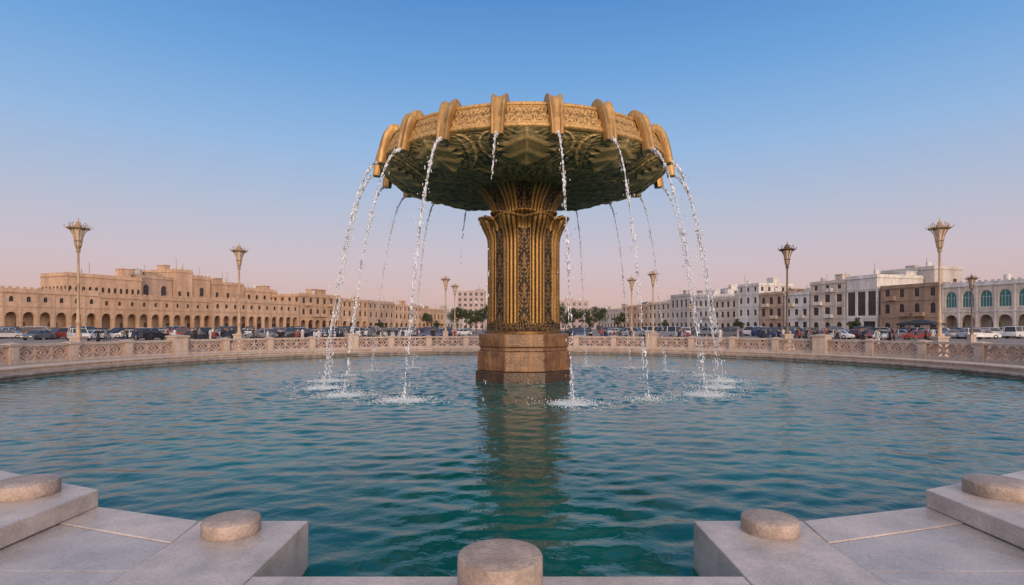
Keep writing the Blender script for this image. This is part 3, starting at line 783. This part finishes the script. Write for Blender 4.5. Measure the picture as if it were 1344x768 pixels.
    for k in range(huts):
        hx=R.uniform(.1,.8)*Lh; hw=R.uniform(2,min(6,Lh*.3)+.1); hh=R.uniform(1.4,3.0); hd=R.uniform(2,4); hy=R.uniform(1,max(1.2,D-hd-1))
        hb_=MB(); hb_.box(hx,min(hx+hw,Lh-.4),hy,hy+hd,H_+.01,H_+hh); hb_.box(hx-.15,min(hx+hw,Lh-.4)+.15,hy-.15,hy+hd+.15,H_+hh+.002,H_+hh+.2)
        hb_.obj("roof_hut",[wall],e,smooth=0)
        if k%2==0:
            rt=MB(); tx=R.uniform(.15,.85)*Lh; rt.lathe([(.55,H_+.8),(.6,H_+.85),(.6,H_+2.0),(.3,H_+2.2),(.001,H_+2.25)],12,cx=tx,cy=2.5); rt.obj("water_tank",[B_white],e)
        rt=MB(); tx=R.uniform(.1,.9)*Lh; rt.tube([(tx,2,H_),(tx,2,H_+R.uniform(2.5,4))],.05,4); rt.obj("aerial",[M_frame],e)
    return e
LA=Vector((-100,110)); LB=Vector((-25,290)); ln=(LB-LA).normalized(); lin=Vector((-ln.y,ln.x))
def lp(t,off=0): return LA+(LB-LA)*t+lin*off
arc=lambda h=6.0,bay=2.9,w=2.15,oh=4.9:dict(h=h,bay=bay,w=w,oh=oh,sill=0,arch=True,dep=.6,arcade=True,frontonly=True,pil=True)
wn=lambda h=3.6,bay=3.2,w=1.2,oh=2.0,arch=True,glass=M_glass,frame=M_frame,skip=0,sill=.9,pil=False:dict(h=h,bay=bay,w=w,oh=oh,sill=sill,arch=arch,glass=glass,frame=frame,skip=skip,pil=pil)
building(lp(-.16),lp(.10),10,[arc(),wn(2.8,2.9,.8,1.1,pil=True)],B_sand,"long low sandstone arcade with tall arches and merlons","merlon",sides=(False,False))
building(lp(.1015),lp(.25),10,[arc(),wn(2.5,2.9,.7,1.0,sill=.7,pil=True)],B_sand2,"low golden sandstone arcade with small upper windows","merlon",sides=(False,False))
building(lp(.2515),lp(.415),10,[arc(),wn(2.9,2.9,.9,1.2)],B_sand,"sandstone arcade with arched upper windows","merlon",sides=(False,False))
L1=building(lp(.10,11.5),lp(.19,11.5),10,[wn(5.2,3.4,1,1.5),wn(4.0,3.4,1.1,1.8,False,skip=5),wn(4.6,1.5,.75,1.35,True,sill=.9,skip=7)],B_sand,"large flat-roofed sandstone block with small arched openings","parapet",1,sides=(True,True))
building(lp(.191,13.5),lp(.242,13.5),12,[wn(5.2,3.4,1,1.5),wn(4.0,3.4,1.1,1.8,False,skip=5),wn(5.6,4.4,1.6,2.8,True,sill=1.0)],B_dim,"recessed tan block with tall arched top windows","parapet",2)
building(lp(.243,12.5),lp(.27,12.5),14,[wn(5.2,3.2,1.1,1.6),wn(4,3.2,1.1,1.8,False),wn(8.0,3.2,.9,1.3,False,sill=1.2)],B_sand,"plain square sandstone tower block","parapet",1)
building(lp(.271,12.5),lp(.30,12.5),14,[wn(5.2,3.2,1.1,1.6),wn(4,3.2,1.1,1.8,False),wn(6.4,4.2,1.4,2.6,True,sill=1.4)],B_sand2,"stepped golden sandstone block with arched windows","merlon",1)
building(lp(.302,12.5),lp(.362,12.5),14,[wn(5.2,3.2,1.1,1.6),wn(4,3.2,1.1,1.8,False),wn(5.4,4.0,1.1,2.0,False,skip=4)],B_sand2,"golden sandstone block with square windows","parapet",2,balc=B_sand)
building(lp(.364,12.5),lp(.43,12.5),14,[wn(5.2,3.2,1.1,1.6),wn(4,3.2,1.1,1.8,False),wn(4.0,3.2,1.1,2.0,True)],B_sand,"sandstone block with arched top windows","merlon",1)
building(lp(.432,12.5),lp(.49,12.5),14,[wn(5.2,3.2,1.1,1.6),wn(3.6,3.2,1.1,1.8,False),wn(3.0,3.2,1.1,1.6,True)],B_dim,"tan plaster block with arched top windows","parapet",1)
building(lp(.418),lp(.52),12,[arc(5.0,3.4,2.4,4.1),wn(3.6,3.2,1.2,1.9),wn(3.2,3.2,1.2,1.9,False)],B_sand2,"three storey golden stone house over an arcade","merlon",1,balc=B_sand)
building(lp(.523),lp(.60),14,[arc(4.8,3.4,2.4,3.9),wn(3.4),wn(3.0,3.2,1.1,1.6,False)],B_sand,"three storey sandstone house over an arcade","parapet",2)
building(lp(.602),lp(.69),14,[arc(4.6,3.4,2.4,3.5),wn(3.6),wn(2.6,3,1,1.3,False)],B_dim,"tan house with arched windows","merlon",1)
building(lp(.692),lp(.80),14,[arc(4.2,3.4,2.4,3.4),wn(3.4),wn(2.6,3,1,1.3,False)],B_sand,"low sandstone row house","parapet",2)
building(lp(.803),lp(.90),14,[arc(4.2,3.4,2.4,3.4),wn(5,3.2,1.2,2.4)],B_sand2,"low golden sandstone row house","parapet",2)
building(lp(.903),lp(1.0),14,[arc(4.0,3.4,2.4,3.3),wn(4.6,3.2,1.2,2.4)],B_grey,"low grey plaster row house","parapet",1)

RA=Vector((45,300)); RBv=Vector((103,115)); 
def rp_(t,off=0):
    d=(RBv-RA).normalized(); n_=Vector((-d.y,d.x)); return RBv+(RA-RBv)*t+n_*off
teal=lambda h,bay=3.6,w=2.5,oh=3.8:dict(h=h,bay=bay,w=w,oh=oh,sill=.8,arch=True,glass=M_teal,frame=M_framew,pil=True)
building(rp_(.083),rp_(-.14),16,[arc(5.2,3.6,2.8,4.5),teal(5.6)],B_cream,"cream building with teal arched windows over white arcade","merlon",1,trim=B_white)
building(rp_(.163),rp_(.085),16,[wn(4.2,3.4,1.6,2.6,True,sill=.3,pil=True),wn(4.0,3.4,1.3,2.4,True),wn(3.2,3.4,1.2,1.9,False)],B_brown,"brown stone building with arched windows","parapet",0,balc=B_brown)
building(rp_(.215),rp_(.168),16,[dict(h=4.2,bay=5,w=3.6,oh=3.2,sill=.1,arch=False,glass=M_glass,frame=M_frame),dict(h=7.4,bay=3.6,w=2.4,oh=6.4,sill=.5,arch=False,glass=M_glass,frame=M_frame),dict(h=3.0,bay=3.4)],B_white,"white modern building with tall dark glazed bays","parapet",1)
building(rp_(.278),rp_(.217),16,[wn(4.2,3.4,1.8,3.0,True,sill=.2),wn(3.6,3.4,1.8,2.2,False),wn(3.6,3.4,1.8,2.2,False),wn(2.6,3.4,1.2,1.2,False)],B_cream,"cream four storey building with balconies","parapet",2,balc=B_white)
building(rp_(.233,16.5),rp_(.155,16.5),10,[wn(6,4,1.4,2,False),wn(5.6,4,1.4,2,False),wn(5.4,4,1.4,2,False,skip=3)],B_grey,"tall plain pale block set behind the street","parapet",1)
building(rp_(.33),rp_(.281),14,[wn(4.2,3,1.6,2.4,False),wn(3.6,3,1.4,2.0,False),wn(3.6,3,1.4,1.8,True)],B_white,"white three storey shop house with balconies","parapet",1,balc=B_cream)
building(rp_(.385),rp_(.333),14,[wn(4.2,3.4,1.8,2.8,True,sill=.3),wn(3.8,3.4,1.6,2.4,False),wn(4,3.4,1.6,2.4,True)],B_dim,"tan plaster shop house with arched doors","parapet",2,balc=B_cream)
building(rp_(.44),rp_(.387),14,[wn(4.6,3.2,1.8,3.2,True,sill=.2),wn(4,3,1.2,2,False),wn(4,3,1.2,2,False),wn(2.8,3,1,1.4,False)],B_white,"white plaster four storey house","parapet",1)
building(rp_(.505),rp_(.442),14,[wn(4.2,3,1.8,3.0,True,sill=.2),wn(3.6,3,1.4,2,False),wn(3.6,3,1.4,2,False)],B_cream,"cream house with arched ground floor openings","merlon",1)
building(rp_(.57),rp_(.507),14,[wn(4.6,3,1.6,3.0,True,sill=.2),wn(4,3,1.4,2,False),wn(4.4,3,1.4,2,False)],B_white,"white plaster house with square windows","parapet",2,balc=B_grey)
building(rp_(.65),rp_(.572),14,[wn(4.6,3,1.6,2.6,True),wn(4,3,1.4,2,False),wn(5.4,3,1.4,3,False)],B_grey,"pale grey plaster house with tall top windows","parapet",2)
building(rp_(.74),rp_(.652),14,[wn(4.6,3.4,1.6,2.6,True),wn(3.6,3.4,1.4,2,False),wn(3.2,3.4,1.4,2,False)],B_cream,"cream house with arched ground floor","parapet",1)
building(rp_(.86),rp_(.742),14,[wn(4.6,3.4,1.6,2.6,True),wn(3.6,3.4,1.4,2,False),wn(2.4,3.4,1,1.2,False)],B_sand,"sandstone low row house","merlon",1)
building(rp_(1.0),rp_(.862),14,[wn(4.6,3.4,1.6,2.6,True),wn(5.2,3.4,1.4,2.4,False)],B_cream,"cream low row house","parapet",2)
def far(px0,px1,d,H_,mat,label,nf=5,huts=1,bay=3.2):
    building((wx(px0,d),d),(wx(px1,d),d),14,[wn(H_/nf,bay,1.6,H_/nf*.5,False,sill=H_/nf*.25) for _ in range(nf)],mat,label,"parapet",huts)
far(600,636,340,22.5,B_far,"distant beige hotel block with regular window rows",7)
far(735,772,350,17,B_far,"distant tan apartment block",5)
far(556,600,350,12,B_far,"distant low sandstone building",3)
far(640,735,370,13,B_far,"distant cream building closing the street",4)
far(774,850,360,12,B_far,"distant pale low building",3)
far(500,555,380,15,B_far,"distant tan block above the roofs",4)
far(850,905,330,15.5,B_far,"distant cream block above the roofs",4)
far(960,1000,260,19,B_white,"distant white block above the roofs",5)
M_can=plain("black_canopy",(.02,.02,.025),rough=.7)
cxp,cyp=wx(1208,100),100
e=mk("shade_canopy",None,None,(cxp,cyp,GZ),-1.1); tag(e,"low black shade canopy on thin posts","canopy")
mb=MB(); mb.add([(-3,-2,2.5),(3,-2,2.5),(3,2,2.5),(-3,2,2.5),(0,0,3.3),(-3,-2,2.2),(3,-2,2.2),(3,2,2.2),(-3,2,2.2)],[(0,1,4),(1,2,4),(2,3,4),(3,0,4),(5,6,1,0),(6,7,2,1),(7,8,3,2),(8,5,0,3)]); mb.obj("cover",[M_can],e,smooth=0)
for a_,b_ in ((-2.8,-1.8),(2.8,-1.8),(2.8,1.8),(-2.8,1.8)):
    mb=MB(); mb.lathe([(.05,0),(.05,2.3)],8,cx=a_,cy=b_); mb.obj("post",[M_can],e)

# ------------------------------------------------------------------ trees
M_leaf=stone("foliage",(.075,.095,.04),(.03,.045,.018),rough=.7,scale=1.2,fine=6); M_bark=stone("bark",(.12,.08,.05),rough=.9,scale=4)
def tree_mesh(seed,h,cr):
    rs=np.random.RandomState(seed); t=MB()
    pts=[(0,0,0),(.05,0,h*.25),(.0,.08,h*.5),(.1,0,h*.8)]; t.tube(pts,[.2,.15,.11,.04],8)
    cl=[]
    for k in range(9):
        a=rs.rand()*6.28; z=h*rs.uniform(.35,.7); r=cr*rs.uniform(.45,.85)
        e_=(r*math.cos(a),r*math.sin(a),z+h*rs.uniform(.08,.25)); t.tube([(0,.04,z*.8),(e_[0]*.5,e_[1]*.5,(z*.8+e_[2])/2+.1),e_],[.09,.06,.02],5); cl.append(e_)
    cl+= [(rs.normal(0,cr*.3),rs.normal(0,cr*.3),h*rs.uniform(.6,.95)) for _ in range(7)]
    c=MB(); vs=[];fs=[]
    for (x,y,z) in cl:
        s=cr*rs.uniform(.28,.5)
        for _ in range(170):
            p=rs.normal(0,1,3); p/=np.linalg.norm(p); p*=s*rs.uniform(.4,1.05); p[2]*=.75
            u=rs.normal(0,1,3);u/=np.linalg.norm(u); v=np.cross(u,rs.normal(0,1,3)); v/=np.linalg.norm(v)+1e-6
            q=rs.uniform(.09,.2); b0=np.array((x,y,z))+p; o=len(vs)
            vs+= [tuple(b0-u*q),tuple(b0+v*q*.6),tuple(b0+u*q),tuple(b0-v*q*.6)]; fs.append((o,o+1,o+2,o+3))
    c.add(vs,fs); return t.mesh("trunk",[M_bark],50),c.mesh("crown",[M_leaf],0)
TM=[tree_mesh(s,h,c) for s,h,c in ((1,7.5,3.0),(2,6.5,2.7),(3,8.5,3.2))]
for px,d,k in [(600,150,0),(612,165,2),(625,150,1),(634,170,0),(742,160,1),(752,150,0),(764,165,2),(775,150,1),(786,170,0),(575,190,1),(560,200,0),(812,190,1),(648,160,2),(728,165,2),(870,170,1),(970,150,1),(1120,125,1),(500,170,1)]:
    e=mk("tree",None,None,(wx(px,d),d,GZ),R.uniform(0,6.28)); sc=R.uniform(.85,1.2); e.scale=(sc,)*3
    if px in (870,970,1120,500,575): e.scale=(.6,)*3
    tag(e,"leafy dark green street tree","tree","trees along the far side of the square"); mk("trunk",TM[k][0],e); mk("crown",TM[k][1],e)

# ------------------------------------------------------------------ cars
def car_geo(kind):
    if kind=="sedan": Lc,W,zb,zt,hood,r0,r1,r2,r3,rz_=4.5,1.78,.28,.92,.8,-1.55,-.95,.55,1.25,1.42
    elif kind=="suv": Lc,W,zb,zt,hood,r0,r1,r2,r3,rz_=4.6,1.9,.35,1.08,.98,-2.2,-1.85,.5,1.15,1.72
    else: Lc,W,zb,zt,hood,r0,r1,r2,r3,rz_=4.8,1.9,.35,1.15,1.05,-2.3,-2.2,.9,1.65,1.95
    body=MB(); h=W/2; xl=Lc/2
    prof=[(-xl,zb+.1),(-xl+.02,zt-.18),(-xl+.15,zt),(r0,zt+.02),(r3,zt),(xl-.35,hood),(xl-.05,hood-.16),(xl,zb+.15),(xl-.12,zb),(-xl+.1,zb)]
    n=len(prof)
    vs=[]
    for yy,s in ((-h*.93,.97),(-h,1),(h,1),(h*.93,.97)):
        for x,z in prof:
            zz=z if abs(yy)<h or z<zt-.3 else z-.07
            vs.append((x,yy,zz))
    fs=[]; order=[1,0,3,2]
    for a_,b_ in zip(order[:-1],order[1:]):
        for i in range(n):
            j=(i+1)%n; fs.append((a_*n+i,b_*n+i,b_*n+j,a_*n+j))
    fs.append(tuple(1*n+i for i in range(n))); fs.append(tuple(2*n+i for i in range(n-1,-1,-1)))
    body.add(vs,fs)
    hr=h*.78
    body.add([(r1-.02,-hr,rz_-.04),(r2+.04,-hr,rz_-.04),(r2+.04,hr,rz_-.04),(r1-.02,hr,rz_-.04),(r1+.1,-hr*.85,rz_+.03),(r2-.1,-hr*.85,rz_+.03),(r2-.1,hr*.85,rz_+.03),(r1+.1,hr*.85,rz_+.03)],[(0,3,2,1),(4,5,6,7),(0,1,5,4),(1,2,6,5),(2,3,7,6),(3,0,4,7)])
    for s in (-1,1):
        for xa,xb in ((r0,r1),((r1+r2)/2,(r1+r2)/2),(r3,r2)):
            body.tube([(xa,s*h*.93,zt-.02),(xb,s*(hr+.01),rz_-.03)],.045,4)
    gl=MB(); gl.add([(r0,-h*.92,zt-.02),(r3,-h*.92,zt-.02),(r3,h*.92,zt-.02),(r0,h*.92,zt-.02),(r1,-hr,rz_-.03),(r2,-hr,rz_-.03),(r2,hr,rz_-.03),(r1,hr,rz_-.03)],[(4,5,6,7),(0,1,5,4),(1,2,6,5),(2,3,7,6),(3,0,4,7)])
    wh=[]
    for x in (-xl*.62,xl*.62):
        for s in (-1,1):
            m_=MB(); vs=[];k=16
            for yy,rr in ((h-.2,.33),(h+.02,.33),(h+.02,.2),(h-.01,.18)):
                for i in range(k): a=2*pi*i/k; vs.append((x+rr*math.cos(a),s*yy,.33+rr*math.sin(a)))
            fs=[(j*k+i,j*k+(i+1)%k,(j+1)*k+(i+1)%k,(j+1)*k+i) for j in range(3) for i in range(k)]+[tuple(3*k+i for i in range(k))]
            m_.add(vs,fs); wh.append(m_)
    hl=[]
    for s in (-1,1):
        m_=MB(); yy=s*h*.72; m_.box(xl-.14,xl+.012,yy-.17,yy+.17,hood-.33,hood-.2); hl.append(m_)
    return body,gl,wh,hl
paints={"white":plain("white_car_paint",(.60,.60,.60),.25),"silver":plain("silver_car_paint",(.33,.34,.36),.3,.4),"black":plain("black_car_paint",(.02,.02,.025),.2),"grey":plain("grey_car_paint",(.12,.125,.13),.3),"red":plain("dark_red_car_paint",(.22,.03,.025),.3),"blue":plain("dark_blue_car_paint",(.03,.06,.16),.3)}
geo={k:car_geo(k) for k in ("sedan","suv","van")}
cmesh={}
used=[]
def car(px,d,kind,colr,rz,near):
    body,gl,wh,hl=geo[kind]; loc=(wx(px,d),d,GZ+.01)
    for (a_,b_) in used:
        if math.hypot(a_-loc[0],b_-loc[1])<(4.4 if near else 3.4): return
    used.append((loc[0],loc[1]))
    lab="%s %s parked beyond the pool"%(colr,{"sedan":"saloon car","suv":"tall off-road car","van":"passenger van"}[kind])
    if near:
        key=(kind,colr,1)
        if key not in cmesh:
            cmesh[key]=([("body",body.mesh("body",[paints[colr]],40)),("window_glass",gl.mesh("window_glass",[M_glass],30))]+[("wheel",m_.mesh("wheel",[M_tyre],40)) for m_ in wh]+[("headlight",m_.mesh("headlight",[M_hl],0)) for m_ in hl])
        e=mk("parked_car",None,None,loc,rz)
        for n_,m_ in cmesh[key]: mk(n_,m_,e)
    else:
        key=(kind,colr,0)
        if key not in cmesh:
            a=MB()
            for mbx,mi in [(body,0),(gl,1)]+[(x,2) for x in wh]+[(x,3) for x in hl]:
                a.add(mbx.v,mbx.f,mi)
            cmesh[key]=a.mesh("parked_car",[paints[colr],M_glass,M_tyre,M_hl],40)
        e=mk("parked_car",cmesh[key],None,loc,rz)
    tag(e,lab,"car" if kind!="van" else "van","cars parked around the square")
cols=["white"]*3+["silver"]*3+["black","grey","red","blue","grey","black","black"]
kinds=["sedan","sedan","sedan","suv","suv","van"]
for k,px in enumerate(list(range(4,300,17))):
    if R.random()<.2: continue
    car(px+R.uniform(-9,9),R.uniform(80,104),R.choice(["sedan","suv","suv"]),R.choice(cols),R.choice([0,pi])+1.1+R.gauss(0,.5),True)
for k,px in enumerate(list(range(1060,1344,17))):
    if R.random()<.2: continue
    car(px+R.uniform(-9,9),R.uniform(82,104),R.choice(["sedan","suv","sedan"]),R.choice(cols),R.choice([0,pi])-1.1+R.gauss(0,.5),True)
for k in range(130):
    px=R.uniform(0,615); car(px,R.uniform(86,165) if px>250 else R.uniform(92,112),R.choice(kinds),R.choice(cols),R.choice([0,pi])+R.gauss(.9,.5),False)
for k in range(115):
    px=R.uniform(750,1340); car(px,R.uniform(86,165) if px<1050 else R.uniform(90,110),R.choice(kinds),R.choice(cols),R.choice([0,pi])+R.gauss(-.9,.5),False)
for t in np.arange(-.02,.9,.032):
    p=lp(t,-9); car(672+p.x/p.y*F,p.y,R.choice(kinds),R.choice(cols),math.atan2(ln.y,ln.x),False)
for t in np.arange(-.02,.9,.035):
    p=rp_(t,-9); car(672+p.x/p.y*F,p.y,R.choice(kinds),R.choice(cols),math.atan2(-185,58),False)

# ------------------------------------------------------------------ people
def person_mesh(robe,topc,legc,pose):
    bm=bpy.data.meshes.new("p")
    st=.12 if pose else .07
    J=[(0,0,.95),(0,0,1.12),(0,0,1.38),(0,0,1.50),(0,.0,1.62),(0,.0,1.74),
       (-.1,0,.90),(-.11,-st,.50),(-.11,-st*.3 if pose else 0,.07),(-.11,-st*.3-.14,.03),
       (.1,0,.90),(.11,st*.6,.50),(.11,st*1.4,.07),(.11,st*1.4-.13,.03),
       (-.19,0,1.40),(-.24,.03,1.13),(-.25,-.05,.88),(-.25,-.08,.80),
       (.19,0,1.40),(.24,.0,1.13),(.25,-.10,.90),(.25,-.13,.82)]
    E=[(0,1),(1,2),(2,3),(3,4),(4,5),(0,6),(6,7),(7,8),(8,9),(0,10),(10,11),(11,12),(12,13),(2,14),(14,15),(15,16),(16,17),(2,18),(18,19),(19,20),(20,21)]
    Rd=[.13,.13,.15,.06,.09,.07,.10,.07,.045,.04,.10,.07,.045,.04,.07,.05,.035,.03,.07,.05,.035,.03]
    if robe:
        for i in (7,11): Rd[i]=.14
        for i in (8,12): Rd[i]=.13
    bm.from_pydata(J,E,[]); ob=bpy.data.objects.new("p",bm); col.objects.link(ob)
    ob.modifiers.new("s","SKIN"); 
    for i,r in enumerate(Rd): bm.skin_vertices[0].data[i].radius=(r,r*.8)
    bm.skin_vertices[0].data[0].use_root=True
    sb=ob.modifiers.new("ss","SUBSURF"); sb.levels=1
    bpy.context.view_layer.update()
    me=bpy.data.meshes.new_from_object(ob.evaluated_get(bpy.context.evaluated_depsgraph_get())); bpy.data.objects.remove(ob)
    me.name="person"; me.materials.clear()
    for m_ in (topc,legc,M_skin,M_hair): me.materials.append(m_)
    for p in me.polygons:
        c=p.center; p.use_smooth=True
        p.material_index = 3 if (c.z>1.68 or (c.z>1.6 and c.y>.02)) else 2 if (c.z>1.5 or (abs(c.x)>.2 and c.z<.87 and c.z>.7)) else 0 if (c.z>.93 or robe) else 1
    return me
M_skin=plain("skin",(.35,.2,.13),.6); M_hair=plain("hair",(.02,.015,.01),.6)
cl=[plain("white_cloth",(.55,.53,.51),.9),plain("black_cloth",(.02,.02,.02),.9),plain("navy_cloth",(.03,.04,.09),.9),plain("red_cloth",(.25,.05,.04),.9),plain("grey_cloth",(.15,.15,.15),.9)]
PM=[(person_mesh(True,cl[0],cl[0],0),"person in a long white robe"),(person_mesh(True,cl[1],cl[1],1),"person in a long black robe"),(person_mesh(False,cl[2],cl[4],1),"person walking in navy shirt and grey trousers"),(person_mesh(False,cl[3],cl[1],0),"person in red shirt and black trousers"),(person_mesh(False,cl[4],cl[2],1),"person walking in grey shirt and navy trousers")]
for k in range(110):
    px=R.choice([R.uniform(110,300),R.uniform(300,600),R.uniform(760,1000),R.uniform(1000,1240),R.uniform(1000,1240)]); d=R.uniform(56,90)
    m_,lb=PM[R.choice([0,1,1,1,2,2,3,4,4])]; e=mk("person",m_,None,(wx(px,d),d,GZ+.004),R.uniform(0,6.28)); sc=R.uniform(.93,1.06); e.scale=(sc,)*3
    tag(e,lb+" standing on the plaza" if "walking" not in lb else lb,"person","people on the plaza")
